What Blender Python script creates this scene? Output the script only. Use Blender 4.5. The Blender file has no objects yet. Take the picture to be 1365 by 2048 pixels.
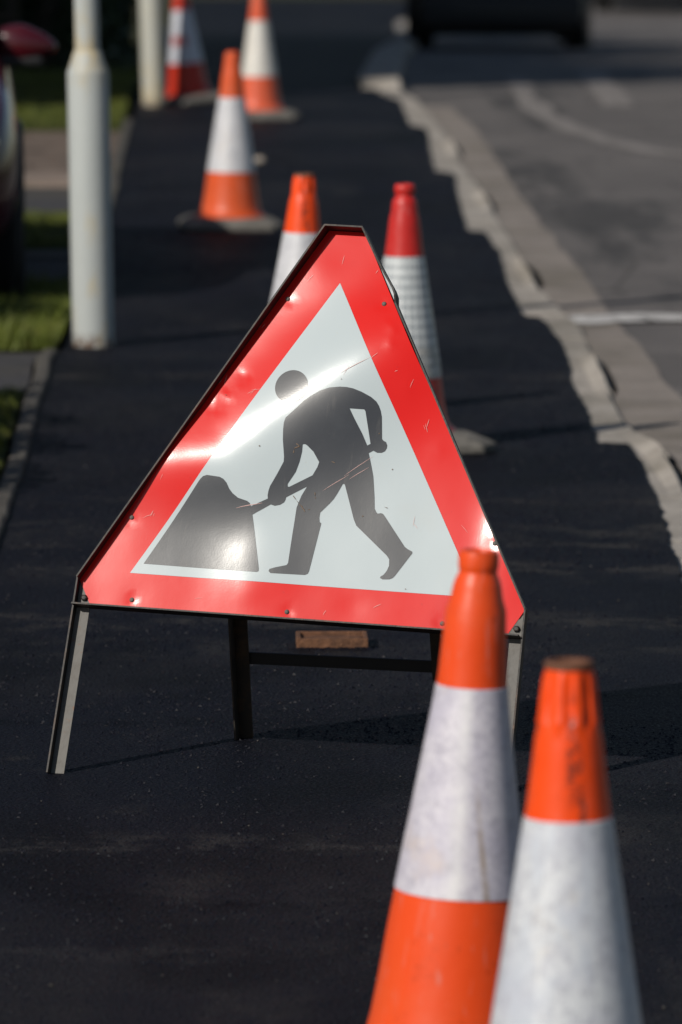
import bpy, bmesh, math, random
from mathutils import Vector, Matrix, noise as mnoise
R = math.radians
random.seed(7)
scene = bpy.context.scene
COL = scene.collection

# ------------------------------------------------------------------ camera
FPX, CAM_H = 12000.0, 1.85
PITCH = math.atan(1445 / FPX)
cd = bpy.data.cameras.new('camera')
cam = bpy.data.objects.new('camera', cd); COL.objects.link(cam)
cam.location = (0, 0, CAM_H)
cam.rotation_euler = (math.pi / 2 - PITCH, 0, 0)
cd.sensor_fit = 'HORIZONTAL'; cd.sensor_width = 14.9
cd.lens = 14.9 * FPX / 1365
cd.clip_start = 0.1; cd.clip_end = 2000
cd.dof.use_dof = True
cd.dof.focus_distance = 11.38
cd.dof.aperture_fstop = 3.3
cd.dof.aperture_blades = 8
scene.camera = cam

# ------------------------------------------------------------------ light
SUN_AZ, SUN_EL = R(43.0), R(33.0)          # azimuth: how far to the left of straight behind the camera
S = Vector((-math.sin(SUN_AZ) * math.cos(SUN_EL), -math.cos(SUN_AZ) * math.cos(SUN_EL), math.sin(SUN_EL)))
sl = bpy.data.lights.new('sun', 'SUN'); sl.energy = 3.8; sl.angle = R(0.53); sl.color = (1.0, 0.945, 0.86)
so = bpy.data.objects.new('sun', sl); COL.objects.link(so)
so.rotation_euler = S.to_track_quat('Z', 'Y').to_euler(); so.location = (-20, -20, 30)
w = bpy.data.worlds.new('World'); scene.world = w; w.use_nodes = True
nt = w.node_tree
bg = nt.nodes['Background']; bg.inputs['Strength'].default_value = 0.050
sk = nt.nodes.new('ShaderNodeTexSky'); sk.sky_type = 'NISHITA'; sk.sun_disc = False
sk.sun_elevation = SUN_EL; sk.sun_rotation = math.atan2(S.x, S.y); sk.air_density = 1.0; sk.dust_density = 0.6
nt.links.new(sk.outputs[0], bg.inputs[0])
vs = scene.view_settings
vs.view_transform = 'Standard'; vs.look = 'None'; vs.exposure = 0; vs.gamma = 1; vs.use_curve_mapping = False

# ------------------------------------------------------------------ ground level and survey helper
def gz(y):
    return 0.0 if y < 38 else (-(y - 38) * 0.030 if y < 85 else -1.41)
CF = Vector((0, math.cos(PITCH), -math.sin(PITCH))); CU = Vector((0, math.sin(PITCH), math.cos(PITCH)))
def at(px, py, dz=0.0):
    """ground point surveyed from the photograph"""
    d = CF + Vector(((px - 682.5) / FPX, 0, 0)) + CU * ((1024 - py) / FPX)
    y = 20.0
    for _ in range(30):
        z = gz(y) + dz
        t = (z - CAM_H) / d.z; y = min(t * d.y, 400)
    return (t * d.x, t * d.y)

# ------------------------------------------------------------------ material helper
def nd(t, kind, **k):
    n = t.nodes.new(kind)
    for a, b in k.items():
        if hasattr(n, a): setattr(n, a, b)
    return n
class Mat:
    def __init__(s, name, base=(.5, .5, .5), rough=.6, metal=0.0, spec=.5, coat=0.0, coat_rough=.1):
        s.m = bpy.data.materials.new(name); s.m.use_nodes = True
        s.t = s.m.node_tree; s.b = s.t.nodes['Principled BSDF']
        s.b.inputs['Roughness'].default_value = rough; s.b.inputs['Metallic'].default_value = metal
        s.b.inputs['Specular IOR Level'].default_value = spec
        s.b.inputs['Coat Weight'].default_value = coat; s.b.inputs['Coat Roughness'].default_value = coat_rough
        c = nd(s.t, 'ShaderNodeRGB'); c.outputs[0].default_value = (*base, 1); s.c = c.outputs[0]
        s.co = {}
        s.h = None
    def coord(s, kind='Object', scale=(1, 1, 1), rot=(0, 0, 0), loc=(0, 0, 0)):
        key = (kind, scale, rot, loc)
        if key not in s.co:
            tc = nd(s.t, 'ShaderNodeTexCoord'); mp = nd(s.t, 'ShaderNodeMapping')
            mp.inputs['Scale'].default_value = scale; mp.inputs['Rotation'].default_value = rot; mp.inputs['Location'].default_value = loc
            s.t.links.new(tc.outputs[kind], mp.inputs[0]); s.co[key] = mp.outputs[0]
        return s.co[key]
    def noise(s, scale, detail=4, rough=.55, lo=.4, hi=.6, kind='Object', stretch=(1, 1, 1), loc=(0, 0, 0), rot=(0, 0, 0), dist=0.0):
        n = nd(s.t, 'ShaderNodeTexNoise'); n.inputs['Scale'].default_value = scale
        n.inputs['Detail'].default_value = detail; n.inputs['Roughness'].default_value = rough
        n.inputs['Distortion'].default_value = dist
        s.t.links.new(s.coord(kind, stretch, rot, loc), n.inputs['Vector'])
        return s.ramp(n.outputs['Fac'], lo, hi)
    def ramp(s, sock, lo, hi, a=0.0, b=1.0):
        m = nd(s.t, 'ShaderNodeMapRange'); m.inputs['From Min'].default_value = lo; m.inputs['From Max'].default_value = hi
        m.inputs['To Min'].default_value = a; m.inputs['To Max'].default_value = b
        s.t.links.new(sock, m.inputs['Value']); return m.outputs[0]
    def voronoi(s, scale, lo=0, hi=1, feature='F1', kind='Object', stretch=(1, 1, 1)):
        n = nd(s.t, 'ShaderNodeTexVoronoi'); n.feature = feature; n.inputs['Scale'].default_value = scale
        s.t.links.new(s.coord(kind, stretch), n.inputs['Vector']); return s.ramp(n.outputs['Distance'], lo, hi)
    def math(s, op, a, b=0.0):
        m = nd(s.t, 'ShaderNodeMath'); m.operation = op
        for i, v in enumerate((a, b)):
            if isinstance(v, (int, float)): m.inputs[i].default_value = v
            else: s.t.links.new(v, m.inputs[i])
        return m.outputs[0]
    def mix(s, fac, color, amount=1.0, mode='MIX'):
        m = nd(s.t, 'ShaderNodeMix'); m.data_type = 'RGBA'; m.blend_type = mode
        f = s.math('MULTIPLY', fac, amount)
        s.t.links.new(f, m.inputs[0]); s.t.links.new(s.c, m.inputs[6]); m.inputs[7].default_value = (*color, 1)
        s.c = m.outputs[2]; return s
    def rough(s, fac, a, b):
        s.t.links.new(s.ramp(fac, 0, 1, a, b), s.b.inputs['Roughness']); return s
    def bump(s, fac, strength=.3, dist=.01):
        b = nd(s.t, 'ShaderNodeBump'); b.inputs['Strength'].default_value = strength; b.inputs['Distance'].default_value = dist
        s.t.links.new(fac, b.inputs['Height'])
        if s.h is not None: s.t.links.new(s.h, b.inputs['Normal'])
        s.h = b.outputs[0]; return s
    def sep(s, kind='Object'):
        n = nd(s.t, 'ShaderNodeSeparateXYZ'); s.t.links.new(s.coord(kind), n.inputs[0]); return n.outputs
    def done(s):
        s.t.links.new(s.c, s.b.inputs['Base Color'])
        if s.h is not None:
            s.t.links.new(s.h, s.b.inputs['Normal'])
            s.t.links.new(s.h, s.b.inputs['Coat Normal'])
        return s.m

# ------------------------------------------------------------------ object helpers
def link(o, parent=None):
    COL.objects.link(o)
    if parent is not None: o.parent = parent
    return o
def mesh_obj(name, verts, faces, mat, parent=None, smooth=False, mats=None, fm=None, sharp=None):
    me = bpy.data.meshes.new(name); me.from_pydata([tuple(v) for v in verts], [], faces); me.update()
    for m in (mats or [mat]): me.materials.append(m)
    if fm: me.polygons.foreach_set('material_index', fm)
    if smooth: me.polygons.foreach_set('use_smooth', [True] * len(me.polygons))
    if sharp: me.set_sharp_from_angle(angle=R(sharp))
    return link(bpy.data.objects.new(name, me), parent)
def bm_obj(name, bm, mat, parent=None, smooth=False, sharp=None):
    bmesh.ops.recalc_face_normals(bm, faces=bm.faces)
    me = bpy.data.meshes.new(name); bm.to_mesh(me); bm.free(); me.materials.append(mat)
    if smooth or sharp: me.polygons.foreach_set('use_smooth', [True] * len(me.polygons))
    if sharp: me.set_sharp_from_angle(angle=R(sharp))
    return link(bpy.data.objects.new(name, me), parent)
def tag(o, label=None, cat=None, group=None, kind=None):
    if label: o['label'] = label
    if cat: o['category'] = cat
    if group: o['group'] = group
    if kind: o['kind'] = kind
    return o
def empty(name, loc, label, cat, group=None, rot=(0, 0, 0)):
    o = bpy.data.objects.new(name, None); o.empty_display_size = .2; COL.objects.link(o)
    o.location = loc; o.rotation_euler = rot
    return tag(o, label, cat, group)
def box(bm, c, size, M=None, bevel=0.0):
    r = bmesh.ops.create_cube(bm, size=1.0)
    vs_ = r['verts']
    for v in vs_: v.co = Vector((v.co.x * size[0], v.co.y * size[1], v.co.z * size[2]))
    if bevel:
        es = list({e for v in vs_ for e in v.link_edges})
        g = bmesh.ops.bevel(bm, geom=es, offset=bevel, segments=2, affect='EDGES', profile=.5)
        vs_ = list({v for f in g['faces'] for v in f.verts} | {v for v in vs_ if v.is_valid})
    for v in vs_:
        v.co = v.co + Vector(c)
        if M is not None: v.co = M @ v.co
def lathe(prof, seg=48, wob=None):
    """(r,z) profile -> verts, faces, uv function on (angle,z)"""
    vs_, fs = [], []
    for r, z in prof:
        for i in range(seg):
            a = 2 * math.pi * i / seg
            rr = r * (1 + (wob(a, z) if wob else 0))
            vs_.append((rr * math.cos(a), rr * math.sin(a), z))
    for j in range(len(prof) - 1):
        for i in range(seg):
            k = (i + 1) % seg
            fs.append((j * seg + i, j * seg + k, (j + 1) * seg + k, (j + 1) * seg + i))
    return vs_, fs
def lathe_obj(name, prof, mat, parent=None, seg=48, wob=None, cap=False, sharp=40):
    v, f = lathe(prof, seg, wob)
    if cap:
        f.append(tuple(range(seg))[::-1]); f.append(tuple((len(prof) - 1) * seg + i for i in range(seg)))
    o = mesh_obj(name, v, f, mat, parent, smooth=True, sharp=sharp)
    uv = o.data.uv_layers.new(name='UVMap')
    for p in o.data.polygons:
        angs = [(math.atan2(o.data.vertices[i].co.y, o.data.vertices[i].co.x) / (2 * math.pi)) % 1 for i in p.vertices]
        if max(angs) - min(angs) > .5: angs = [a + 1 if a < .5 else a for a in angs]
        for li, i, a in zip(p.loop_indices, p.vertices, angs): uv.data[li].uv = (a, o.data.vertices[i].co.z)
    return o
def tube(bm, p0, p1, r0, r1, seg=8):
    p0, p1 = Vector(p0), Vector(p1); d = (p1 - p0)
    q = d.to_track_quat('Z', 'Y').to_matrix()
    a = [bm.verts.new(p0 + q @ Vector((r0 * math.cos(2 * math.pi * i / seg), r0 * math.sin(2 * math.pi * i / seg), 0))) for i in range(seg)]
    b = [bm.verts.new(p1 + q @ Vector((r1 * math.cos(2 * math.pi * i / seg), r1 * math.sin(2 * math.pi * i / seg), 0))) for i in range(seg)]
    for i in range(seg): bm.faces.new((a[i], a[(i + 1) % seg], b[(i + 1) % seg], b[i]))
    bm.faces.new(a[::-1]); bm.faces.new(b)
def lerp_poly(pts, y):
    pts = sorted(pts, key=lambda p: p[1])
    if y <= pts[0][1]: return pts[0][0]
    for (x0, y0), (x1, y1) in zip(pts, pts[1:]):
        if y <= y1: return x0 + (x1 - x0) * (y - y0) / max(1e-6, y1 - y0)
    return pts[-1][0]

# ------------------------------------------------------------------ ground materials
def zs_(py): return at(682, py)[1]
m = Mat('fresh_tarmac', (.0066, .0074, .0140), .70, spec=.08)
grain = m.noise(170, 3, .6, .35, .65); agg = m.voronoi(110, .1, .6)
streak = m.noise(1.0, 7, .62, .47, .70, stretch=(1, .75, 1), dist=.4); streak2 = m.noise(1.7, 9, .72, .56, .74, stretch=(1.1, .7, 1), loc=(4, 9, 0), dist=.8)
m.mix(streak, (.0240, .0225, .0255), .95).mix(streak2, (.058, .052, .048), .7)
m.mix(m.noise(1.4, 7, .62, .48, .64, stretch=(1, .6, 1), loc=(7, 2, 0), dist=.5), (.0030, .0034, .0060), .9)
m.mix(m.noise(150, 3, .6, .54, .66), (.026, .0245, .025), .75).mix(m.noise(190, 3, .6, .56, .66, loc=(1, 5, 2)), (.0025, .0028, .004), .8)
m.mix(m.noise(300, 2, .5, .68, .75), (.085, .08, .075), .7)
oy = m.sep()[1]; wob = m.math('MULTIPLY', m.math('SUBTRACT', m.noise(2.2, 5, .6, 0, 1, loc=(1, 1, 0)), .5), .42)
ywob = m.math('ADD', oy, wob)
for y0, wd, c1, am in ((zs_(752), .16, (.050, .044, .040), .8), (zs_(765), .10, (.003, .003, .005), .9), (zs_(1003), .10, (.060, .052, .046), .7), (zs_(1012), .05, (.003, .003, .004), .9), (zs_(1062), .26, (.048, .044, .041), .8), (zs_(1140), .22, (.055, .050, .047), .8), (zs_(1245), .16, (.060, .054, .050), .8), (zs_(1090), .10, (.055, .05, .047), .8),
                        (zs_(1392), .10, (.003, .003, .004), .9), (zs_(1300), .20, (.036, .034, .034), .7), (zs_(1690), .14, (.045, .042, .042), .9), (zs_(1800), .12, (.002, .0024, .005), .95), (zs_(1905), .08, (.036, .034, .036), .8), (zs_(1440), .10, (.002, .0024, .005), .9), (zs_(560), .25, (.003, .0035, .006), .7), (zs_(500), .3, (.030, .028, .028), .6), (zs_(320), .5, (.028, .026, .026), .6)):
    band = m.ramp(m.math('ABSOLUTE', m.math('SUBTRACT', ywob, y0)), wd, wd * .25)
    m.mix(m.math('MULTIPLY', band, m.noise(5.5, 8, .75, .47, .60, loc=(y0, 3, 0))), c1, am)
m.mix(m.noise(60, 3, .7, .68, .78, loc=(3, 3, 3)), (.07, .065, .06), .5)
m.rough(grain, .45, .8).bump(m.noise(260, 3, .6, .2, .8), .8, .005).bump(agg, .8, .005).bump(m.noise(4, 7, .65, .2, .8), .65, .014).bump(m.noise(28, 4, .6, .2, .8), .5, .005)
M_TARMAC = m.done()
m = Mat('old_road_asphalt', (.118, .108, .104), .85, spec=.3)
m.mix(m.noise(.9, 6, .62, .42, .66), (.180, .163, .154), .8).mix(m.noise(120, 3, .6, .5, .7), (.13, .12, .115), .5).mix(m.noise(150, 2, .6, .56, .7, loc=(2, 2, 2)), (.02, .02, .02), .6)
m.mix(m.noise(.5, 5, .7, .54, .62, stretch=(2, .35, 1), loc=(9, 1, 0)), (.038, .037, .038), .7)
m.mix(m.noise(3.2, 6, .7, .60, .72, loc=(1, 6, 0)), (.15, .138, .13), .7)
m.mix(m.voronoi(1.3, .012, .004, 'DISTANCE_TO_EDGE', stretch=(1, .5, 1)), (.025, .023, .022), .55).mix(m.noise(40, 4, .7, .58, .70, loc=(3, 0, 2)), (.21, .19, .17), .5)
m.bump(m.noise(140, 3, .6, .2, .8), .6, .004)
M_ROAD = m.done()
def concrete(name, base, dark, light):
    m = Mat(name, base, .9, spec=.25)
    m.mix(m.noise(5, 6, .65, .42, .62), dark, .7).mix(m.noise(90, 3, .6, .5, .72), light, .6).mix(m.noise(22, 5, .7, .56, .7, loc=(4, 1, 0)), tuple(c * .45 for c in base), .6)
    m.mix(m.noise(1.3, 4, .6, .5, .66, loc=(8, 8, 0)), (.10, .088, .06), .45).mix(m.noise(34, 5, .75, .60, .70, loc=(1, 8, 0)), (.05, .044, .036), .6)
    m.bump(m.noise(70, 4, .65, .2, .8), .6, .006)
    return m.done()
M_KERB = concrete('weathered_kerb_concrete', (.40, .362, .32), (.27, .245, .215), (.50, .46, .42))
M_CHANNEL = concrete('channel_concrete', (.27, .235, .208), (.185, .163, .146), (.36, .32, .29))
M_EDGING = concrete('edging_concrete', (.10, .092, .080), (.055, .05, .045), (.18, .165, .15))
M_SLAB = concrete('pink_paving', (.27, .21, .17), (.18, .14, .12), (.34, .28, .24))
M_DRIVE = concrete('grey_drive', (.060, .058, .062), (.040, .039, .042), (.10, .095, .095))
m = Mat('soil_turf', (.030, .042, .012), .95, spec=.1)
m.mix(m.noise(9, 5, .7, .4, .62), (.075, .085, .02), .7).mix(m.noise(30, 4, .7, .5, .7), (.05, .036, .018), .6)
M_LAWN = m.bump(m.noise(60, 4, .7, .2, .8), .8, .02).done()
m = Mat('gravel_bed', (.13, .10, .082), .95, spec=.15)
m.mix(m.voronoi(34, .05, .55), (.21, .165, .135), .8).mix(m.noise(6, 5, .65, .5, .64), (.05, .04, .034), .8).mix(m.noise(14, 3, .6, .6, .7, loc=(5, 5, 0)), (.26, .13, .05), .7)
M_GRAVEL = m.bump(m.voronoi(34, .05, .6), .8, .02).done()
m = Mat('rough_ground', (.05, .055, .025), .95, spec=.1)
m.mix(m.noise(.4, 6, .6, .4, .6), (.06, .045, .028), .8)
M_GROUND = m.done()

# ------------------------------------------------------------------ ground sheets
def sheet(name, left, right, ys, dz, mat, skirt=0.0, xdiv=1, kind='structure'):
    """strip between two edges x=f(y), draped on gz(y)+dz"""
    vs_, fs = [], []
    n = xdiv + 1
    for y in ys:
        l, r = left(y), right(y); h = dz(y) if callable(dz) else dz
        for i in range(n): vs_.append((l + (r - l) * i / xdiv, y, gz(y) + h))
    for j in range(len(ys) - 1):
        for i in range(xdiv): fs.append((j * n + i, j * n + i + 1, (j + 1) * n + i + 1, (j + 1) * n + i))
    if skirt:
        base = len(vs_)
        for j, y in enumerate(ys):
            for i in (0, xdiv):
                x, yy, z = vs_[j * n + i]; vs_.append((x, yy, z - skirt))
        for j in range(len(ys) - 1):
            fs.append((j * n, (j + 1) * n, base + 2 * (j + 1), base + 2 * j))
            fs.append((j * n + xdiv, base + 2 * j + 1, base + 2 * (j + 1) + 1, (j + 1) * n + xdiv))
        fs.append((0, base, base + 1, xdiv))
    o = mesh_obj(name, vs_, fs, mat)
    return tag(o, kind=kind)
def frange(a, b, n): return [a + (b - a) * i / (n - 1) for i in range(n)]

sheet('ground', lambda y: -600, lambda y: 600, [-600, 0, 38, 85, 200, 900], -.16, M_GROUND)
# left edge of the path
LEFT = [(-.72, -3), (-.78, 10)] + [at(*p) for p in ((0, 1080), (40, 965), (105, 722), (132, 690), (232, 400), (245, 330), (268, 235), (300, 150), (335, 60))] + [(-2.0, 62), (-2.6, 95)]
def left_edge(y): return lerp_poly(LEFT, y) + .012 * mnoise.noise((0, y * 1.3, 0)) + .006 * mnoise.noise((3, y * 6, 0))
# ragged right edge of the new surface, where it laps over the kerb in long scallops
RPIX = [(1365, 1165), (1330, 1040), (1290, 940), (1259, 886.5), (1197, 884), (1165, 802), (1143, 765), (1135, 715), (1118, 678), (1084, 633.5), (1046, 629.5),
        (1012, 560), (1000, 505), (986, 490), (972, 463), (936, 460.5), (925, 430), (916, 392), (907, 345), (868, 339.5), (860, 300), (853, 255), (818, 247.5), (800, 200), (752, 181), (775, 120), (800, 60)]
RIGHT = [(.93, -3), (.90, 8), (.86, 11.5)] + [at(*p) for p in RPIX] + [(.62, 60), (1.6, 95)]
RIGHT = sorted(RIGHT, key=lambda p: p[1])
def right_edge(y): return lerp_poly(RIGHT, y) + .013 * mnoise.noise((9, y * 2.2, 0)) + .009 * mnoise.noise((5, y * 8, 0)) + .006 * mnoise.noise((2, y * 23, 0))
YS = sorted(set([round(y, 3) for y in frange(-3, 12, 60) + frange(12, 40, 900) + frange(40, 95, 60)] + [round(p[1], 3) for p in RIGHT]))
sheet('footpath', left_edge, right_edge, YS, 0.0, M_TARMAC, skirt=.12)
# kerb line, its right hand edge
KPIX = [(1330, 905), (1272, 855), (1214, 756), (1160, 644), (1081, 565), (978, 400), (910, 290), (880, 240), (846, 200), (800, 172), (812, 110), (832, 50)]
KERB = [(1.02, -3), (1.0, 12)] + [at(*p) for p in KPIX] + [(.82, 60), (1.8, 95)]
def kerb_edge(y): return lerp_poly(KERB, y)
SLOTS = [at(905, 293)[1], at(972, 396)[1], at(1070, 540)[1], at(1218, 742)[1], at(1300, 905)[1] - .2]
def slot_gap(y): return max([0] + [.030 * math.exp(-(((y - s) / .62) ** 6)) for s in SLOTS])
def kerb_top(y):
    h = -.008
    for s in SLOTS:
        h = max(h, -.008 + .026 * math.exp(-(((y - s) / .62) ** 4)))
    if y > 37.5: h = .055
    return h
def kerb_mesh():
    vs_, fs = [], []; y = -2.9
    while y < 94:
        y1 = y + .905; jog = random.uniform(-.012, .012); tip = random.uniform(-.006, .006) if y < 36 else 0
        ys = frange(y, y1, 9); b = len(vs_)
        for yy in ys:
            x = kerb_edge(yy); t = kerb_top(yy) + gz(yy); bo = gz(yy) - .13
            j = .004 * mnoise.noise((yy * 3, 1, 1)) + jog; t += tip * (yy - y)
            wd = .26; t0 = min(t, gz(yy) - .008) if yy < 37 else t
            vs_ += [(x - wd, yy, bo), (x - wd, yy, t0 - .002), (x - .055, yy, t0), (x - .016 + j, yy, t), (x + j, yy, t - .016), (x + j, yy, bo)]
        for k in range(8):
            for i in range(5): fs.append((b + k * 6 + i, b + k * 6 + i + 1, b + k * 6 + 7 + i, b + k * 6 + 6 + i))
        fs.append(tuple(b + i for i in range(6))); fs.append(tuple(b + 48 + i for i in (5, 4, 3, 2, 1, 0)))
        y = y1 + .028
    return vs_, fs
kv, kf = kerb_mesh()
tag(mesh_obj('kerb', kv, kf, M_KERB), kind='structure')
# road, channel and markings
sheet('road', lambda y: kerb_edge(y) - .02 + 1.6 * slot_gap(y), lambda y: 7.0 + max(0, y - 45) * .05, frange(-3, 12, 10) + frange(12.3, 40, 200) + frange(41, 95, 40), -.026, M_ROAD, xdiv=6)
CPIX = [(1365, 790), (1290, 690), (1240, 640), (1175, 548), (1040, 380), (960, 258), (900, 205)]
CH = [(1.28, -3), (1.22, 12)] + [at(*p) for p in CPIX]
CYS = frange(-3, at(900, 205)[1], 160)
sheet('channel', lambda y: kerb_edge(y) - .015 + 1.5 * slot_gap(y), lambda y: max(kerb_edge(y) + .06, lerp_poly(CH, y) + .022 * mnoise.noise((2, y * 1.6, 4))), CYS, -.021, M_CHANNEL)
sheet('verge', lambda y: 7.15 + max(0, y - 45) * .05, lambda y: 14, frange(-3, 95, 40), .06, M_LAWN, skirt=.2)
m = Mat('worn_white_paint', (.62, .60, .58), .8, spec=.3)
m.mix(m.noise(14, 5, .7, .50, .64), (.16, .148, .14), .85).mix(m.noise(90, 3, .6, .5, .68), (.12, .11, .105), .7)
M_PAINT = m.bump(m.noise(140, 3, .6, .2, .8), .5, .004).done()
m = Mat('faint_scar', (.30, .275, .26), .85, spec=.3)
m.mix(m.noise(8, 6, .75, .40, .56), (.15, .136, .128), .9).mix(m.noise(120, 3, .6, .5, .7), (.16, .15, .14), .6)
M_SCAR = m.bump(m.noise(140, 3, .6, .2, .8), .5, .004).done()
def ribbon(name, pix, wpx, mat, dz):
    pts = [Vector((*at(*p), 0)) for p in pix]; vs_, fs = [], []
    P = []
    for a, b in zip(pts, pts[1:]):
        for k in range(8): P.append(a.lerp(b, k / 8))
    P.append(pts[-1])
    for i, p in enumerate(P):
        d = (P[min(i + 1, len(P) - 1)] - P[max(i - 1, 0)]).normalized(); nrm = Vector((-d.y, d.x, 0))
        ww = wpx * .5 * (1 + .45 * mnoise.noise((p.x * 4, p.y * 2, 0)))
        for s in (-1, 1):
            q = p + nrm * ww * s; vs_.append((q.x, q.y, gz(q.y) + dz))
    for i in range(len(P) - 1): fs.append((2 * i, 2 * i + 1, 2 * i + 3, 2 * i + 2))
    return tag(mesh_obj(name, vs_, fs, mat), kind='structure')
ribbon('road_marking', [(1125, 633), (1200, 627), (1290, 624), (1420, 626)], .29, M_PAINT, -.0165)
ribbon('road_crack_seal', [(1032, 150), (1050, 185), (1090, 222), (1150, 252), (1230, 276), (1300, 292), (1400, 305)], .15, M_SCAR, -.0215)
ribbon('road_patch_line', [(1180, 135), (1205, 165), (1240, 205)], .20, M_SCAR, -.0215)
# left frontage: strips of paving, lawn, drives
def strip(name, y0, y1, dz, mat, off=0.0, skirt=.1, x0=-9.0):
    return sheet(name, lambda y: x0, lambda y: left_edge(y) - off, frange(y0, y1, max(3, int((y1 - y0) * 6))), dz, mat, skirt=skirt, xdiv=4)
def zy(py): return at(0, py)[1]
strip('forecourt', -3, zy(985), -.004, M_SLAB, .062)
strip('lawn', zy(985) + .01, zy(782), .0, M_LAWN, .062)
strip('paving', zy(782) + .01, zy(702), -.004, M_DRIVE, .062)
strip('lawn', zy(702) + .01, zy(572), .008, M_LAWN, .03)
strip('driveway', zy(572) + .01, zy(515), -.006, M_DRIVE, .03)
strip('driveway_kerb', zy(515) + .005, zy(501), .004, M_EDGING, .03)
strip('lawn', zy(501) + .005, zy(432), .012, M_LAWN, .03)
strip('driveway', zy(432) + .01, zy(372), -.006, M_DRIVE, .06)
strip('driveway_kerb', zy(372) + .005, zy(352), .02, M_SLAB, .06)
strip('gravel_bed', zy(352) + .01, zy(262), .0, M_GRAVEL, .06)
strip('lawn', zy(262) + .01, 60, .012, M_LAWN, .05)
def edging(name, y0, y1, wd, top):
    ys = frange(y0, y1, int((y1 - y0) * 8)); vs_, fs = [], []
    for y in ys:
        x = left_edge(y); t = gz(y) + top + .003 * mnoise.noise((y * 2.2, 4, 0))
        vs_ += [(x - wd - .002, y, t - .1), (x - wd - .002, y, t - .004), (x - wd + .006, y, t), (x - .008, y, t), (x - .0005, y, t - .006), (x - .0005, y, t - .1)]
    for j in range(len(ys) - 1):
        for i in range(5): fs.append((j * 6 + i, (j + 1) * 6 + i, (j + 1) * 6 + i + 1, j * 6 + i + 1))
    return tag(mesh_obj(name, vs_, fs, M_EDGING), kind='structure')
edging('edging_kerb', -2.9, zy(706), .046, .016)
edging('edging_kerb', zy(432), zy(240), .05, .012)

# ------------------------------------------------------------------ grass
m = Mat('grass_blade', (.105, .135, .020), .55, spec=.3)
m.mix(m.noise(2.2, 4, .6, .42, .62), (.150, .165, .024), .8).mix(m.noise(11, 3, .6, .55, .7, loc=(3, 0, 0)), (.20, .165, .055), .7).mix(m.noise(5, 3, .6, .5, .66, loc=(9, 4, 0)), (.026, .045, .010), .8)
m.b.inputs['Subsurface Weight'].default_value = 0.0
M_GRASS = m.done()
def grass(label_y0, label_y1, x0f, x1f, count, hmin, hmax, z0):
    vs_, fs = [], []
    for _ in range(count):
        y = random.uniform(label_y0, label_y1); x = random.uniform(x0f(y), x1f(y))
        cl = .55 + .9 * max(0, mnoise.noise((x * 2.1, y * 2.1, 1)) + .35)
        h = random.uniform(hmin, hmax) * cl; a = random.uniform(0, 6.283); wv = random.uniform(.0011, .0026)
        if mnoise.noise((x * 3.1, y * 1.7, 4)) < random.uniform(-.6, .1): continue
        lx, ly = random.gauss(0, .45) * h, random.gauss(0, .45) * h
        z = gz(y) + z0; dx, dy = math.cos(a) * wv, math.sin(a) * wv
        b = len(vs_)
        vs_ += [(x - dx, y - dy, z), (x + dx, y + dy, z), (x + dx * .7 + lx * .4, y + dy * .7 + ly * .4, z + h * .6), (x - dx * .7 + lx * .4, y - dy * .7 + ly * .4, z + h * .6), (x + lx, y + ly, z + h)]
        fs += [(b, b + 1, b + 2, b + 3), (b + 3, b + 2, b + 4)]
    return tag(mesh_obj('grass', vs_, fs, M_GRASS), kind='stuff')
grass(zy(985), zy(782), lambda y: -1.9, lambda y: left_edge(y) - .07, 9000, .010, .04, 0)
grass(zy(702), zy(572), lambda y: -2.1, lambda y: left_edge(y) - .02, 20000, .010, .060, .008)
grass(zy(705), zy(640), lambda y: -1.6, lambda y: left_edge(y) - .02, 8000, .02, .11, .008)
grass(zy(501), zy(432), lambda y: -2.2, lambda y: left_edge(y) - .04, 11000, .012, .04, .012)
grass(zy(262), 42.0, lambda y: -3.2, lambda y: left_edge(y) - .06, 26000, .015, .05, .012)

# ------------------------------------------------------------------ loose grit on the fresh surface
def grit():
    vs_, fs = [], []
    for _ in range(450):
        y = 7.5 + 24 * random.random() ** 1.5; x = random.uniform(left_edge(y) + .03, right_edge(y) - .03)
        r = random.uniform(.001, .0026) * (1.8 if random.random() < .04 else 1); b = len(vs_)
        q = Matrix.Rotation(random.uniform(0, 6.28), 3, Vector((random.gauss(0, 1), random.gauss(0, 1), random.gauss(0, 1))))
        for v in ((1, 0, 0), (-1, 0, 0), (0, 1, 0), (0, -1, 0), (0, 0, 1), (0, 0, -1)):
            vv = q @ (Vector(v) * r * random.uniform(.6, 1.2)); vs_.append((x + vv.x, y + vv.y, gz(y) + r * .5 + vv.z))
        for f in ((0, 2, 4), (2, 1, 4), (1, 3, 4), (3, 0, 4), (2, 0, 5), (1, 2, 5), (3, 1, 5), (0, 3, 5)): fs.append(tuple(b + i for i in f))
    m = Mat('grit_stone', (.035, .033, .032), .7); m.mix(m.noise(3, 3, .6, .4, .6), (.09, .08, .07), .7)
    tag(mesh_obj('loose_grit', vs_, fs, m.done()), kind='stuff')
grit()

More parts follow.
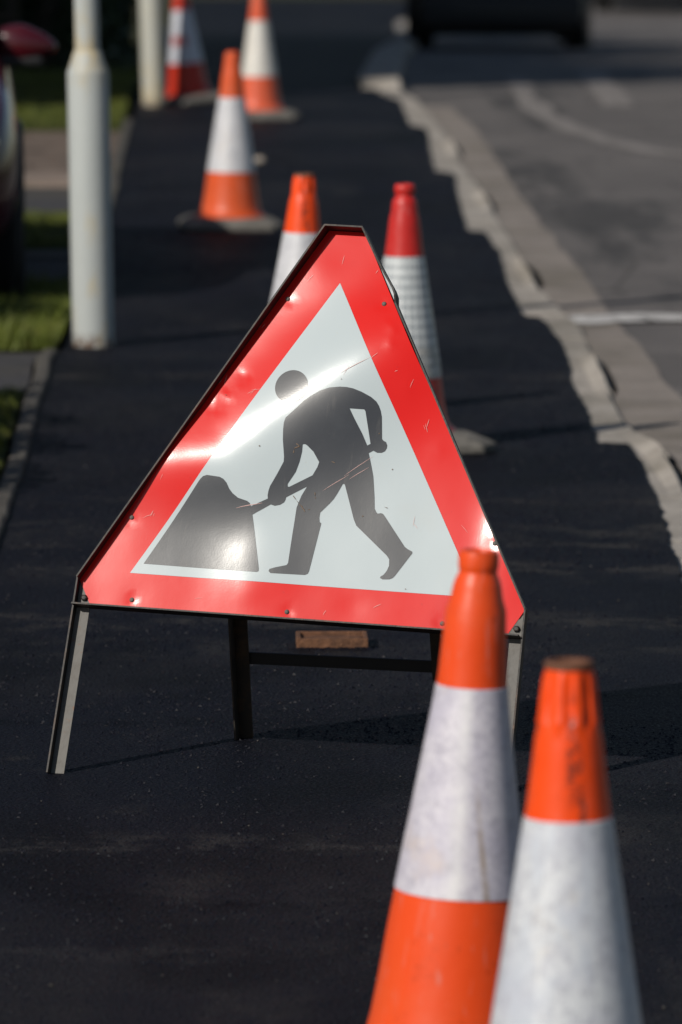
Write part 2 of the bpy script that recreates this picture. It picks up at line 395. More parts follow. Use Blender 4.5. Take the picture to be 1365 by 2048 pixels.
def chippings():
    rnd = random.Random(4); vs_, fs = [], []
    for _ in range(85000):
        y = 7.0 + 24.0 * rnd.random() ** 1.6; x = rnd.uniform(left_edge(y) + .02, right_edge(y) - .02)
        if mnoise.noise((x * 2.3, y * 1.4, 6)) < rnd.uniform(-.5, .25): continue
        r = rnd.uniform(.0024, .0062) * (1.3 if y > 12 else 1); h = r * rnd.uniform(.25, .75); a = rnd.uniform(0, 6.28); b = len(vs_); z = gz(y)
        for k in range(4):
            aa = a + k * 1.571 + rnd.uniform(-.4, .4); rr = r * rnd.uniform(.7, 1.2); vs_.append((x + math.cos(aa) * rr, y + math.sin(aa) * rr, z - .0008))
        vs_.append((x + rnd.uniform(-.4, .4) * r, y + rnd.uniform(-.4, .4) * r, z + h))
        for k in range(4): fs.append((b + k, b + (k + 1) % 4, b + 4))
    m = Mat('coated_chippings', (.0066, .0072, .0125), .58, spec=.16)
    m.mix(m.noise(37, 2, .6, .55, .72), (.024, .0225, .0235), .8).mix(m.noise(61, 2, .5, .72, .80, loc=(5, 1, 0)), (.045, .042, .040), .7)
    tag(mesh_obj('tarmac_chippings', vs_, fs, m.done()), kind='stuff')
chippings()

# ------------------------------------------------------------------ the road works sign
U = Vector((0.966293, -0.25504548, -0.03506633)); V = Vector((0.1226038, 0.33612079, 0.93380465)); N = U.cross(V)
P0 = Vector((-0.07275843, 11.24110098, 0.35695407))
SIGN = empty('road_works_sign', (P0.x, P0.y, 0), 'red bordered triangular road works sign with digging worker on a rusty steel A-frame', 'road sign')
def SW(a, b, c=0.0):
    p = P0 + U * a + V * b + N * c
    return p - Vector((P0.x, P0.y, 0))
RIV = [(-.0995, .557), (.094, .555), (-.3515, .108), (-.330, -.052), (-.0235, -.054), (.279, -.0545), (.362, .105)]
Q1, Q2 = (-.2564, .2581), (.091, .4779)
_L = math.hypot(Q2[0] - Q1[0], Q2[1] - Q1[1]); DB = ((Q2[0] - Q1[0]) / _L, (Q2[1] - Q1[1]) / _L); DT = (DB[1], -DB[0])
DENTS = [(-.165, .395, .010, -.0010), (-.195, .355, .008, .0010), (.115, .505, .007, .0010), (.12, .475, .009, .0008), (-.215, .335, .012, -.0011), (.16, .39, .012, .0006),
         (-.35, .2, .03, -.0008), (-.05, .61, .03, .0010), (-.1, -.02, .02, .0006), (.1, -.03, .02, -.0006), (.23, .28, .012, .0004)]
def warp(a, b):
    t = (a - Q1[0]) * DT[0] + (b - Q1[1]) * DT[1]
    sarc = (a - Q1[0]) * DB[0] + (b - Q1[1]) * DB[1]
    # a soft crease pressed across the plate, a broad dome and two knocked spots
    h = .006 * math.exp(-((a - .02) ** 2 + (b - .46) ** 2) / (2 * .22 ** 2))
    t = t + .7 * math.sqrt(max(0, .07 - sarc) ** 2 + .0004) - .014
    h += .0138 * math.exp(-((t - .072) / .105) ** 2) / (1 + math.exp((sarc - .50) / .05))
    h += .046 * sarc * math.exp(-(t / .10) ** 2) / (1 + math.exp((sarc - .52) / .06))
    h += .0080 * math.exp(-(((a - .408) / .055) ** 2 + ((b - .13) / .075) ** 2))
    h += .0038 * math.exp(-(((a + .09) / .075) ** 2 + ((b - .04) / .085) ** 2))
    h += .0005 * math.sin(a * 17 + 1) * math.sin(b * 13 + .6)
    h += .0007 * mnoise.noise((a * 5.5, b * 5.5, 2.0)) + .00022 * mnoise.noise((a * 16, b * 16, 5.0))
    for x, y in RIV:
        d2 = (a - x) ** 2 + (b - y) ** 2
        if d2 < .004: h -= .0007 * math.exp(-d2 / (2 * .008 ** 2))
    for x, y, s_, k in DENTS:
        d2 = (a - x) ** 2 + (b - y) ** 2
        if d2 < 12 * s_ * s_: h += k * math.exp(-d2 / (2 * s_ * s_))
    return h
def wnormal(a, b, e=.0015):
    ga = (warp(a + e, b) - warp(a - e, b)) / (2 * e); gb = (warp(a, b + e) - warp(a, b - e)) / (2 * e)
    return (N - U * ga - V * gb).normalized()
def plate_layer(name, loops, off, mat, parent, grid=.014, back=False):
    bm = bmesh.new()
    for lp in loops:
        vv = [bm.verts.new((x, y, 0)) for x, y in lp]
        for i in range(len(vv)): bm.edges.new((vv[i], vv[(i + 1) % len(vv)]))
    bmesh.ops.triangle_fill(bm, use_beauty=True, use_dissolve=False, edges=bm.edges[:])
    xs = [v.co.x for v in bm.verts]; ys = [v.co.y for v in bm.verts]
    for ax, (lo, hi) in ((0, (min(xs), max(xs))), (1, (min(ys), max(ys)))):
        k = math.ceil(lo / grid)
        while k * grid < hi:
            co = [0, 0, 0]; co[ax] = k * grid + 1.3e-5; no = [0, 0, 0]; no[ax] = 1
            bmesh.ops.bisect_plane(bm, geom=bm.verts[:] + bm.edges[:] + bm.faces[:], plane_co=co, plane_no=no, dist=1e-7)
            k += 1
    ab = [(v.co.x, v.co.y) for v in bm.verts]
    for v in bm.verts: v.co = SW(v.co.x, v.co.y, off + warp(v.co.x, v.co.y))
    bm.normal_update()
    for fc in bm.faces:
        if fc.normal.dot(N) < 0: fc.normal_flip()
    uvl = bm.loops.layers.uv.new('UVMap')
    for fc in bm.faces:
        for lo_ in fc.loops: lo_[uvl].uv = ab[lo_.vert.index]
    me = bpy.data.meshes.new(name); bm.to_mesh(me); bm.free(); me.materials.append(mat)
    me.polygons.foreach_set('use_smooth', [True] * len(me.polygons))
    me.normals_split_custom_set_from_vertices([wnormal(x, y) for x, y in ab])
    return link(bpy.data.objects.new(name, me), parent)
# pixel traced outlines brought into the plate's own plane (metres)
CAMV = Vector((0, 0, CAM_H))
def sgn(px, py):
    d = CF + Vector(((px - 682.5) / FPX, 0, 0)) + CU * ((1024 - py) / FPX)
    t = (P0 - CAMV).dot(N) / d.dot(N); p = CAMV + d * t - P0
    return (p.dot(U), p.dot(V))
def z7(x, y): return sgn(450 + x / 3.0333, 700 + y / 3.0333)
def z6(x, y): return sgn(60 + x / 2.5278, 850 + y / 2.5278)

def sign_mat(name, base, rough, coat, dirt, flecks):
    m = Mat(name, base, rough, spec=.06, coat=coat, coat_rough=.165)
    m.mix(m.noise(5, 5, .6, .52, .75, kind='UV'), dirt, .25)
    m.mix(m.noise(40, 4, .7, .66, .74, kind='UV', loc=(2, 3, 0)), dirt, .5)
    if flecks: m.mix(m.noise(26, 4, .75, .64, .72, kind='UV', stretch=(1.0, .35, 1), rot=(0, 0, .7)), flecks, .35)
    m.bump(m.noise(330, 2, .5, .3, .7, kind='UV'), .012, .002).bump(m.noise(30, 3, .5, .2, .8, kind='UV'), .012, .004)
    return m.done()
M_RED = sign_mat('red_sheeting', (.66, .013, .010), .34, .42, (.50, .02, .02), None)
M_WHITE = sign_mat('white_sheeting', (.46, .52, .54), .34, .42, (.46, .46, .43), None)
m = Mat('black_vinyl', (.016, .020, .028), .44, spec=.32, coat=.36, coat_rough=.19)
m.mix(m.noise(9, 6, .7, .5, .7, kind='UV'), (.028, .033, .042), .8).mix(m.noise(38, 5, .75, .6, .72, kind='UV', stretch=(1, .5, 1)), (.062, .062, .062), .4)
m.mix(m.noise(14, 5, .7, .58, .66, kind='UV', stretch=(3.2, .5, 1), rot=(0, 0, -.62)), (.055, .055, .056), .5)
m.bump(m.noise(330, 2, .5, .3, .7, kind='UV'), .012, .002).bump(m.noise(24, 4, .5, .2, .8, kind='UV'), .02, .004)
M_BLACK = m.done()
m = Mat('rusty_black_steel', (.016, .013, .011), .55, spec=.4)
m.mix(m.noise(18, 5, .7, .5, .66), (.070, .032, .016), .7).mix(m.noise(60, 4, .7, .58, .7), (.12, .065, .035), .6)
M_STEEL = m.bump(m.noise(60, 4, .6, .2, .8), .3, .003).done()
m = Mat('galvanised_grey_steel', (.125, .118, .108), .6, spec=.4)
m.mix(m.noise(14, 5, .7, .5, .64), (.085, .074, .062), .7).mix(m.noise(45, 4, .7, .6, .7), (.17, .075, .035), .7)
M_GALV = m.bump(m.noise(60, 4, .6, .2, .8), .3, .003).done()
m = Mat('dull_dark_steel', (.040, .034, .029), .65, spec=.3); m.mix(m.noise(30, 5, .7, .5, .66), (.10, .06, .035), .6); M_PROP = m.done()
M_BACKSTEEL = Mat('dark_painted_steel', (.02, .02, .021), .6).done()

PL = [(-.036, .6975), (.0345, .6975), (.4345, -.0165), (.4045, -.0695), (-.4100, -.0695), (-.4400, -.0165)]
TRI = [(0, .5935), (-.3405, 0), (.3405, 0)]
plate = plate_layer('plate', [PL], 0.0, M_RED, SIGN)
plate_layer('white_panel', [TRI], .0006, M_WHITE, plate)
BODY = [(545,300),(575,284),(600,270),(655,252),(720,247),(760,249),(800,257),(850,276),(905,305),(935,330),(950,355),(960,385),(965,420),(963,500),(962,548),(970,558),(985,566),(992,585),(989,603),(978,620),(958,630),(930,630),(908,618),(880,633),
        (893,700),(905,770),(911,890),(912,965),(921,985),(930,995),(950,992),(962,996),(970,1006),(1093,1195),(1112,1210),(1138,1224),(1140,1234),(1035,1370),(1020,1385),(1000,1393),(958,1393),(943,1385),(946,1376),(965,1365),(985,1340),(998,1310),(999,1272),(985,1250),(800,1068),(785,1030),(760,930),(733,822),(727,817),(720,819),
        (690,870),(665,908),(640,935),(582,990),(577,1020),(578,1045),(588,1055),(513,1345),(505,1360),(487,1367),(280,1357),(269,1345),(275,1332),(310,1322),(378,1308),(387,1295),(412,1130),(440,960),(470,890),(505,835),
        (378,900),(374,915),(365,930),(340,945),(308,951),(285,943),(172,1005),(160,957),(268,908),(267,890),(272,865),(283,835),(330,760),(370,690),(373,660),(369,560),(372,500),(377,460),(388,430),(440,385),(470,358),(500,330)]
H1 = [(487,588),(500,586),(512,592),(550,630),(582,690),(570,720),(540,768),(398,838),(389,836),(390,820),(440,750),(465,690),(482,630)]
H2 = [(775,374),(862,378),(869,390),(892,578),(872,588),(845,520),(800,430)]
sym = plate_layer('worker_symbol', [[z7(*p) for p in BODY], [z7(*p) for p in H1], [z7(*p) for p in H2]], .0012, M_BLACK, plate)
hc = z7(423, 241); hr = .0330
plate_layer('worker_head_symbol', [[(hc[0] + hr * math.cos(2 * math.pi * i / 48), hc[1] + hr * math.sin(2 * math.pi * i / 48)) for i in range(48)]], .00125, M_BLACK, plate)
HEAP = [(576,702),(700,525),(862,292),(872,280),(885,268),(905,262),(970,272),(988,282),(1003,300),(1016,330),(1032,352),(1060,375),(1105,390),(1118,400),(1122,414),(1130,458),(1161,730),(1159,742),(1150,746)]
plate_layer('spoil_heap_symbol', [[z6(*p) for p in HEAP]], .0012, M_BLACK, plate)
# scratches and scuffs
def scratches():
    rnd = random.Random(3)
    m = Mat('bare_scratch', (.60, .36, .33), .5); ms = m.done(); m = Mat('grime_streak', (.16, .11, .075), .8); mg = m.done()
    L = [((480,985),(515,968)), ((800,330),(872,290)), ]
    spots = [z7(170,270), z7(185,265), z7(200,255), z7(1150,1040), z7(1160,1070), z7(1240,450), z7(1230,480), z7(1150,220), z7(1060,150), z7(930,60), z7(760,150), z6(620,450), z6(630,456), z6(600,462),
             (-.14,.50), (-.15,.497), (-.06,.60), (-.2,.39), (-.21,.385), (.0,.64), (.07,.62), (.2,.32), (.3,.13), (-.3,.19), (.15,-.03), (-.2,-.04), (.05,-.05)]
    def sl(x, y, ang, ln, wd):
        n = 4; prev = None; bm = bmesh.new()
        for i in range(n + 1):
            k = i / n; px = x + math.cos(ang) * ln * (k - .5); py = y + math.sin(ang) * ln * (k - .5) + .0006 * math.sin(k * 5)
            ww = wd * math.sin(math.pi * (.08 + .84 * k))
            ox, oy = -math.sin(ang) * ww, math.cos(ang) * ww
            c = .0017
            pr = (bm.verts.new(SW(px - ox, py - oy, c + warp(px - ox, py - oy))), bm.verts.new(SW(px + ox, py + oy, c + warp(px + ox, py + oy))))
            if prev: bm.faces.new((prev[0], pr[0], pr[1], prev[1]))
            prev = pr
        bm_obj('scratch', bm, ms, plate, smooth=True)
    for x, y in spots: sl(x, y, rnd.uniform(.2, 1.5) + (1.0 if x > .15 else 0), rnd.uniform(.006, .022), rnd.uniform(.0002, .00045))
    p, q = z7(725, 165), z7(905, 68); sl((p[0] + q[0]) / 2, (p[1] + q[1]) / 2, math.atan2(q[1] - p[1], q[0] - p[0]), math.hypot(q[0] - p[0], q[1] - p[1]), .0005)
    p, q = z7(75, 965), z7(235, 933); sl((p[0] + q[0]) / 2, (p[1] + q[1]) / 2, math.atan2(q[1] - p[1], q[0] - p[0]), math.hypot(q[0] - p[0], q[1] - p[1]), .0006)
    for a_, b_ in (((730, 770), (905, 650)), ((760, 790), (880, 715)), ((600, 860), (760, 760))):
        p, q = z7(*a_), z7(*b_); sl((p[0] + q[0]) / 2, (p[1] + q[1]) / 2, math.atan2(q[1] - p[1], q[0] - p[0]), math.hypot(q[0] - p[0], q[1] - p[1]), .0004)
    def lines(pts, wd):
        bm = bmesh.new()
        for p0_, p1_ in zip(pts, pts[1:]):
            p, q = z7(*p0_), z7(*p1_); sl_d(bm, p, q, wd)
        bmesh.ops.remove_doubles(bm, verts=bm.verts[:], dist=.0012)
        bm_obj('grime_mark', bm, mg, plate, smooth=True)
    def sl_d(bm, p, q, wd):
        ang = math.atan2(q[1] - p[1], q[0] - p[0]); prev = None
        for i in range(4):
            k = i / 3; px, py = p[0] + (q[0] - p[0]) * k, p[1] + (q[1] - p[1]) * k
            ww = wd * (.4 + .6 * rnd.random()); ox, oy = -math.sin(ang) * ww, math.cos(ang) * ww; c = .0021
            pr = (bm.verts.new(SW(px - ox, py - oy, c + warp(px - ox, py - oy))), bm.verts.new(SW(px + ox, py + oy, c + warp(px + ox, py + oy))))
            if prev: bm.faces.new((prev[0], pr[0], pr[1], prev[1]))
            prev = pr
    lines([(110, 425), (150, 385), (215, 378), (265, 370), (300, 360)], .0004); lines([(100, 428), (160, 462)], .0006); lines([(108, 425), (150, 420)], .0006)
    lines([(535, 245), (560, 243), (600, 222), (640, 200)], .0004); lines([(420, 890), (450, 930), (480, 970), (520, 972)], .0008); lines([(470, 950), (490, 985)], .0011)
    lines([(905, 900), (930, 935), (990, 962)], .0008); lines([(535, 680), (545, 740), (548, 800)], .0006); lines([(430, 640), (440, 610), (470, 600), (450, 585)], .0012); lines([(552, 870), (555, 905)], .0012)
    lines([(655, 685), (680, 695)], .0009); lines([(1225, 1165), (1320, 1145)], .0003); lines([(325, 950), (420, 985)], .0003); lines([(200, 1035), (215, 1065)], .0008)
    for pt in ((730, 200), (228, 598), (1020, 727), (1097, 1450), (15, 280), (945, 515), (840, 1010)): lines([(pt[0] - 4, pt[1]), (pt[0] + 4, pt[1] + 3)], .0012)
scratches()
for x, y in RIV:
    nn = wnormal(x, y); c = SW(x, y, warp(x, y) + .0012)
    prof = [(.0001, .0026), (.0025, .0022), (.0042, .0010), (.0048, -.001)]
    v_, f_ = lathe(prof, 14); q = nn.to_track_quat('Z', 'Y').to_matrix()
    mesh_obj('rivet', [c + q @ Vector(p) for p in v_], f_, M_GALV, plate, smooth=True)

# frame: steel angle, web behind the plate, flange standing forward
def inset(pts, d, closed=False):
    out = []
    for i, p in enumerate(pts):
        pv = Vector(pts[max(i - 1, 0)]); nx = Vector(pts[min(i + 1, len(pts) - 1)]); pc = Vector(p)
        d1 = (pc - pv); d2 = (nx - pc)
        if d1.length < 1e-9: d1 = d2
        if d2.length < 1e-9: d2 = d1
        d1.normalize(); d2.normalize()
        n1 = Vector((d1.y, -d1.x)); n2 = Vector((d2.y, -d2.x)); mm = (n1 + n2); mm.normalize()
        k = d / max(.3, mm.dot(n1)); q = pc + mm * k; out.append((q.x, q.y))
    return out
def angle_strip(bm, pts, i0, i1, c0, c1):
    A_ = inset(pts, i0); B_ = inset(pts, i1); rings = []
    for k, (a_, b_) in enumerate(zip(A_, B_)):
        cc1 = c1[k] if isinstance(c1, list) else c1
        rings.append([bm.verts.new(SW(*a_, c0)), bm.verts.new(SW(*b_, c0)), bm.verts.new(SW(*b_, cc1)), bm.verts.new(SW(*a_, cc1))])
    for r0, r1 in zip(rings, rings[1:]):
        for i in range(4): bm.faces.new((r0[i], r0[(i + 1) % 4], r1[(i + 1) % 4], r1[i]))
    bm.faces.new(rings[0]); bm.faces.new(rings[-1][::-1])
def foot_b(a, b, dx):            # slide down the leg line until the ground
    for k in range(400):
        bb = b - k * .002; aa = a + dx * (b - bb)
        if (SW(aa, bb)).z <= .001: break
    return (aa, bb)
LC, RC = (-.4405, -.018), (.4385, -.018)
lf = foot_b(*LC, -.020); rf = foot_b(*RC, .024)
TL, TR = (-.0385, .7015), (.0370, .7015)
# the flange on the right is knocked outwards near the top
def on_r(t, out=0.0):
    d = Vector((RC[0] - TR[0], RC[1] - TR[1])); L_ = d.length; d.normalize(); nn = Vector((-d.y, d.x))
    return (TR[0] + d.x * t * L_ + nn.x * out, TR[1] + d.y * t * L_ + nn.y * out)
path_top = [LC, TL, TR, on_r(.09, .002), on_r(.135, .005), on_r(.165, .0075), on_r(.182, .0065), on_r(.20, .0005), on_r(.30, 0), RC]
path_web = [LC, TL, TR, on_r(.3, 0), RC]
bm = bmesh.new(); angle_strip(bm, path_top, 0, .0032, -.006, [.022, .036, .036, .030, .026, .026, .026, .022, .020, .018]); angle_strip(bm, path_web, .0034, .028, -.0062, -.0032)
frame = bm_obj('frame', bm, M_STEEL, SIGN)
for pts, nm in (([lf, LC], 'leg'), ([RC, rf], 'leg')):
    bm = bmesh.new(); angle_strip(bm, pts, 0, .0032, -.0061, .016)
    leg = bm_obj(nm, bm, M_STEEL, SIGN)
    bm = bmesh.new(); angle_strip(bm, pts, .0034, .0295, -.0063, -.0033)
    bm_obj('leg_web', bm, M_GALV, leg)
bm = bmesh.new()
angle_strip(bm, [(.4330, -.0735), (-.4400, -.0735)], 0, .003, -.0066, .029); angle_strip(bm, [(.4330, -.0735), (-.4400, -.0735)], .0032, .026, -.0097, -.0067)
bm_obj('bottom_rail', bm, M_STEEL, SIGN)
# weld plates seen grey at the two bottom corners
for s in (-1, 1):
    bm = bmesh.new()
    q = [(-.437, -.030), (-.437, -.068), (-.400, -.068), (-.412, -.045)] if s < 0 else [(.4345, -.030), (.4345, -.068), (.400, -.068), (.41, -.045)]
    f0 = [bm.verts.new(SW(*p, -.0028)) for p in q]; f1 = [bm.verts.new(SW(*p, -.0012)) for p in q]
    bm.faces.new(f0); bm.faces.new(f1[::-1])
    for i in range(4): bm.faces.new((f0[i], f0[(i + 1) % 4], f1[(i + 1) % 4], f1[i]))
    bm_obj('corner_gusset', bm, M_GALV, frame)
for x, y in ((-.424, -.055), (.4225, -.055)):
    v_, f_ = lathe([(.0001, .007), (.004, .0068), (.0062, .0055), (.0066, 0)], 6); q = N.to_track_quat('Z', 'Y').to_matrix(); c = SW(x, y, -.0012)
    mesh_obj('bolt', [c + q @ Vector(p) for p in v_], f_, M_STEEL, frame)
# back prop frame
base = Vector((P0.x, P0.y, 0))
HL = P0 + V * .27 - N * .035 - base
lfoot = Vector((-.20098, 11.65587, 0)) - base; UH = Vector((U.x, U.y, 0)).normalized()
rfoot = lfoot + UH * .432
ltop, rtop = HL - U * .2, HL + U * .215
def angle_beam(bm, p0, p1, wdir, ddir, w1, w2, t=.003):
    for wd, dd, ww, dp in ((wdir, ddir, w1, t), (ddir, wdir, w2, t)):
        r = []
        for p in (p0, p1):
            o_ = wd * t if wd is ddir else wd * 0
            r.append([bm.verts.new(p + o_ + wd * a_ + dd * b_) for a_, b_ in ((0, 0), (ww, 0), (ww, dp), (0, dp))])
        for i in range(4): bm.faces.new((r[0][i], r[0][(i + 1) % 4], r[1][(i + 1) % 4], r[1][i]))
        bm.faces.new(r[0]); bm.faces.new(r[1][::-1])
VB = (ltop - lfoot).normalized(); NB = UH.cross(VB)
for ft, tp, sd in ((lfoot, ltop, 1), (rfoot, rtop, -1)):
    bm = bmesh.new(); angle_beam(bm, ft, tp, UH * sd, -NB * -1, .030, .030); bm_obj('prop_leg', bm, M_PROP, SIGN)
bm = bmesh.new(); k = .255
angle_beam(bm, lfoot.lerp(ltop, k) - NB * .004, rfoot.lerp(rtop, k) - NB * .004, VB, -NB, .026, .022); bm_obj('prop_crossbar', bm, M_BACKSTEEL, SIGN)
bm = bmesh.new(); angle_beam(bm, ltop, rtop, VB, -NB, .026, .022); bm_obj('prop_top_bar', bm, M_BACKSTEEL, SIGN)

# ------------------------------------------------------------------ traffic cones
def cone_plastic(name, base, fade, rough=.42, marks=None, seed=0):
    m = Mat(name, base, rough, spec=.4)
    m.mix(m.noise(7, 5, .65, .45, .7, loc=(seed, 0, 0)), fade, .55).mix(m.noise(26, 5, .75, .58, .7, loc=(seed, 4, 0)), tuple(c * .35 for c in base), .45)
    m.mix(m.noise(9, 5, .7, .6, .72, stretch=(2, 2, .3), loc=(seed, 9, 0)), tuple(min(1, c * .8 + .16) for c in fade), .4)
    m.mix(m.noise(70, 4, .7, .60, .68, stretch=(1, 1, .12), loc=(seed, 6, 0)), tuple(min(1, c * .7 + .14) for c in fade), .45)
    if marks:
        for (ang, z0, z1, wd) in marks:
            o = m.sep('UV'); da = m.math('ABSOLUTE', m.math('SUBTRACT', o[0], ang))
            f1 = m.ramp(da, wd, wd * .3); zz = m.math('ABSOLUTE', m.math('SUBTRACT', o[1], (z0 + z1) / 2)); f2 = m.ramp(zz, (z1 - z0) / 2, (z1 - z0) / 5)
            m.mix(m.math('MULTIPLY', m.math('MULTIPLY', f1, f2), m.noise(60, 4, .7, .42, .56, loc=(seed, 2, 2))), (.035, .022, .018), .9)
    m.bump(m.noise(40, 3, .5, .2, .8, loc=(seed, 0, 0)), .08, .004)
    return m.done()
def sleeve_mat(name, base, tint, kind='plain', seed=0):
    m = Mat(name, base, .42, spec=.95)
    m.mix(m.noise(14, 5, .65, .42, .62, loc=(seed, 0, 0)), tint, .75)
    m.mix(m.noise(48, 4, .75, .50, .62, loc=(seed, 3, 0)), tuple(c * .74 for c in tint), .6).mix(m.noise(120, 3, .75, .52, .64, loc=(seed, 5, 0)), tuple(c * .80 for c in tint), .6)
    m.mix(m.noise(9, 4, .7, .6, .72, loc=(seed, 7, 0)), (base[0] * .98, base[1] * .84, base[2] * .68), .5)
    o = m.sep('UV')
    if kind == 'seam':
        m.mix(m.math('MULTIPLY', m.ramp(m.math('ABSOLUTE', m.math('SUBTRACT', o[0], .733)), .040, .0), m.noise(11, 5, .7, .25, .6, loc=(0, 6, 0))), (.80, .79, .79), .8)  # highlight off the seam fold, painted into the colour as a pale upright stripe
        sl_ = m.math('SUBTRACT', o[0], m.math('ADD', .872, m.math('MULTIPLY', o[1], -.20)))
        m.mix(m.math('MULTIPLY', m.math('MULTIPLY', m.ramp(m.math('ABSOLUTE', sl_), .012, .003), m.ramp(o[1], .47, .40)), m.noise(22, 4, .7, .35, .6)), (.30, .22, .15), .8)
    if kind == 'grid':
        gu = m.math('FRACT', m.math('MULTIPLY', o[0], 26.0)); gv = m.math('FRACT', m.math('MULTIPLY', o[1], 36.0))
        cell = m.math('MULTIPLY', m.math('GREATER_THAN', gu, .24), m.math('GREATER_THAN', gv, .24))
        m.mix(cell, (.24, .27, .29), .80)
        band = m.math('MULTIPLY', m.math('LESS_THAN', o[1], .29), 1.0); m.mix(m.math('MULTIPLY', band, m.noise(30, 4, .7, .42, .6)), (.22, .19, .15), .6)
    if kind == 'spot':
        du = m.math('ABSOLUTE', m.math('SUBTRACT', o[0], .70)); dv = m.math('ABSOLUTE', m.math('SUBTRACT', o[1], .375))
        m.mix(m.math('MULTIPLY', m.ramp(du, .12, .07), m.ramp(dv, .035, .018)), (.42, .03, .02), .9)
    if kind == 'quilt':
        gu = m.math('FRACT', m.math('ADD', m.math('MULTIPLY', o[0], 7.0), 0.295)); seam = m.math('LESS_THAN', gu, .035); m.mix(seam, (.72, .74, .75), .6)
        m.mix(m.noise(20, 4, .7, .5, .62, kind='Object', stretch=(1.4, 1.4, .4), loc=(seed, 1, 0)), (.50, .54, .61), .6)
    m.rough(m.noise(20, 4, .6, .35, .65, loc=(seed, 0, 5)), .30, .55)
    m.bump(m.noise(60, 3, .5, .2, .8, loc=(seed, 0, 0)), .07, .003)
    return m.done()
m = Mat('recycled_rubber', (.115, .108, .097), .85, spec=.3)
m.mix(m.noise(16, 5, .7, .42, .62), (.19, .178, .158), .8).mix(m.noise(60, 4, .7, .55, .7), (.25, .23, .20), .5)
M_RUBBER = m.bump(m.noise(50, 4, .6, .2, .8), .5, .006).done()
M_DIRTY = Mat('grimy_rim', (.13, .05, .024), .8).done()

def body_r(z):      # shell radius against height, shared by all the cones
    T = [(.035, .150), (.055, .130), (.10, .119), (.17, .109), (.235, .101), (.40, .076), (.55, .0535), (.66, .0405), (.70, .036), (.75, .031)]
    for (z0, r0), (z1, r1) in zip(T, T[1:]):
        if z <= z1: return r0 + (r1 - r0) * max(0, z - z0) / (z1 - z0)
    return T[-1][1]
def cone(x, y, kind, mat, smat, label, rot=0.0, lean=(0, 0), zs=(.237, .552), height=.738, half=.212, oct_=False):
    c = empty('traffic_cone', (x, y, gz(y)), label, 'traffic cone', 'traffic cones along the new footpath', rot=(lean[1], lean[0], 0))
    # rubber base: thick chamfered slab with clipped corners
    bm = bmesh.new(); cl = .055 if not oct_ else .10
    def ring(h, z):
        k = cl * h / half
        pts = [(h, -h + k), (h, h - k), (h - k, h), (-h + k, h), (-h, h - k), (-h, -h + k), (-h + k, -h), (h - k, -h)]
        M = Matrix.Rotation(rot, 3, 'Z'); return [bm.verts.new(M @ Vector((a, b, z))) for a, b in pts]
    rs = [ring(half - .004, .001), ring(half, .006), ring(half, .024), ring(half - .012, .033), ring(.165, .052), ring(.13, .054)]
    for a, b in zip(rs, rs[1:]):
        for i in range(8): bm.faces.new((a[i], a[(i + 1) % 8], b[(i + 1) % 8], b[i]))
    bm.faces.new(rs[0][::-1]); bm.faces.new(rs[-1])
    bm_obj('base', bm, M_RUBBER, c)
    prof = [(body_r(z), z + .012) for z in frange(.035, .64, 26)]
    prof[0] = (.160, .046); H_ = height
    wob = None
    if kind == 'knob':
        prof += [(.0385, .668), (.0365, .688), (.0345, .699), (.0285, .708), (.0255, .712), (.0255, .716), (.0285, .720), (.0300, .727), (.0295, .738), (.0265, .744), (.018, .745), (.016, .735), (.015, .66)]
    elif kind == 'collar':
        pass
    elif kind == 'ribbed':
        prof += [(.0395, .668), (.0385, .672), (.0370, .676), (.0345, .700), (.0318, .725), (.0305, .737), (.0295, .742), (.026, .744), (.0215, .742), (.020, .70), (.018, .66)]
        wob = lambda a, z: (.07 * (1 if math.sin(a * 9 + .6) > .0 else -.9) if .674 < z < .738 else 0)
    else:
        prof += [(.0395, .668), (.0350, .700), (.0322, .722), (.0310, .734), (.0280, .742), (.020, .745), (.016, .74), (.015, .66)]
    k = H_ / .745
    prof = [(r, z if z < .60 else .60 + (z - .60) * (H_ - .60) / .145) for r, z in prof]
    if kind == 'collar':
        prof = [(r, z if z < .60 else .60 + (z - .60) * (H_ - .685) / .052) for r, z in [(body_r(z), z + .012) for z in frange(.035, .64, 26)]]
        prof[0] = (.160, .046)
        prof += [(r, H_ - d) for r, d in ((.0372, .068), (.0345, .052), (.0318, .042), (.0282, .035), (.0270, .031), (.0270, .029), (.0283, .027), (.0288, .020), (.0286, .008), (.0270, .0015), (.020, 0), (.017, .006), (.016, .08))]
    b = lathe_obj('body', prof, mat, c, seg=72, wob=wob, sharp=60)
    if kind == 'ribbed':
        zt = prof[-5][1]; lathe_obj('rim', [(.0308, zt - .005), (.0320, zt - .003), (.0322, zt + .001), (.0300, zt + .005), (.0240, zt + .005), (.0205, zt), (.0195, zt - .05), (.002, zt - .055)], M_DIRTY, b, seg=32)
    z0, z1 = zs
    prof = [(body_r(z0 - .012) + .0003, z0 - .001)] + [(body_r(z - .012) + .0016, z) for z in frange(z0, z1, 10)] + [(body_r(z1 - .012) + .0003, z1 + .001)]
    sdent = lambda a, z: .006 * mnoise.noise((math.cos(a) * 1.5, math.sin(a) * 1.5, z * 6 + x * 9))
    lathe_obj('reflective_sleeve', prof, smat, c, seg=72, wob=None)
    return c
O1 = cone_plastic('orange_plastic', (.76, .068, .008), (.70, .095, .022), seed=1)
O2 = cone_plastic('bright_orange_plastic', (.84, .066, .003), (.80, .080, .008), seed=5, marks=[(.765, .56, .73, .040), (.80, .50, .66, .018)])
O3 = cone_plastic('faded_orange_plastic', (.66, .085, .016), (.56, .12, .05), seed=11)
O4 = cone_plastic('salmon_plastic', (.66, .095, .035), (.62, .15, .085), seed=17)
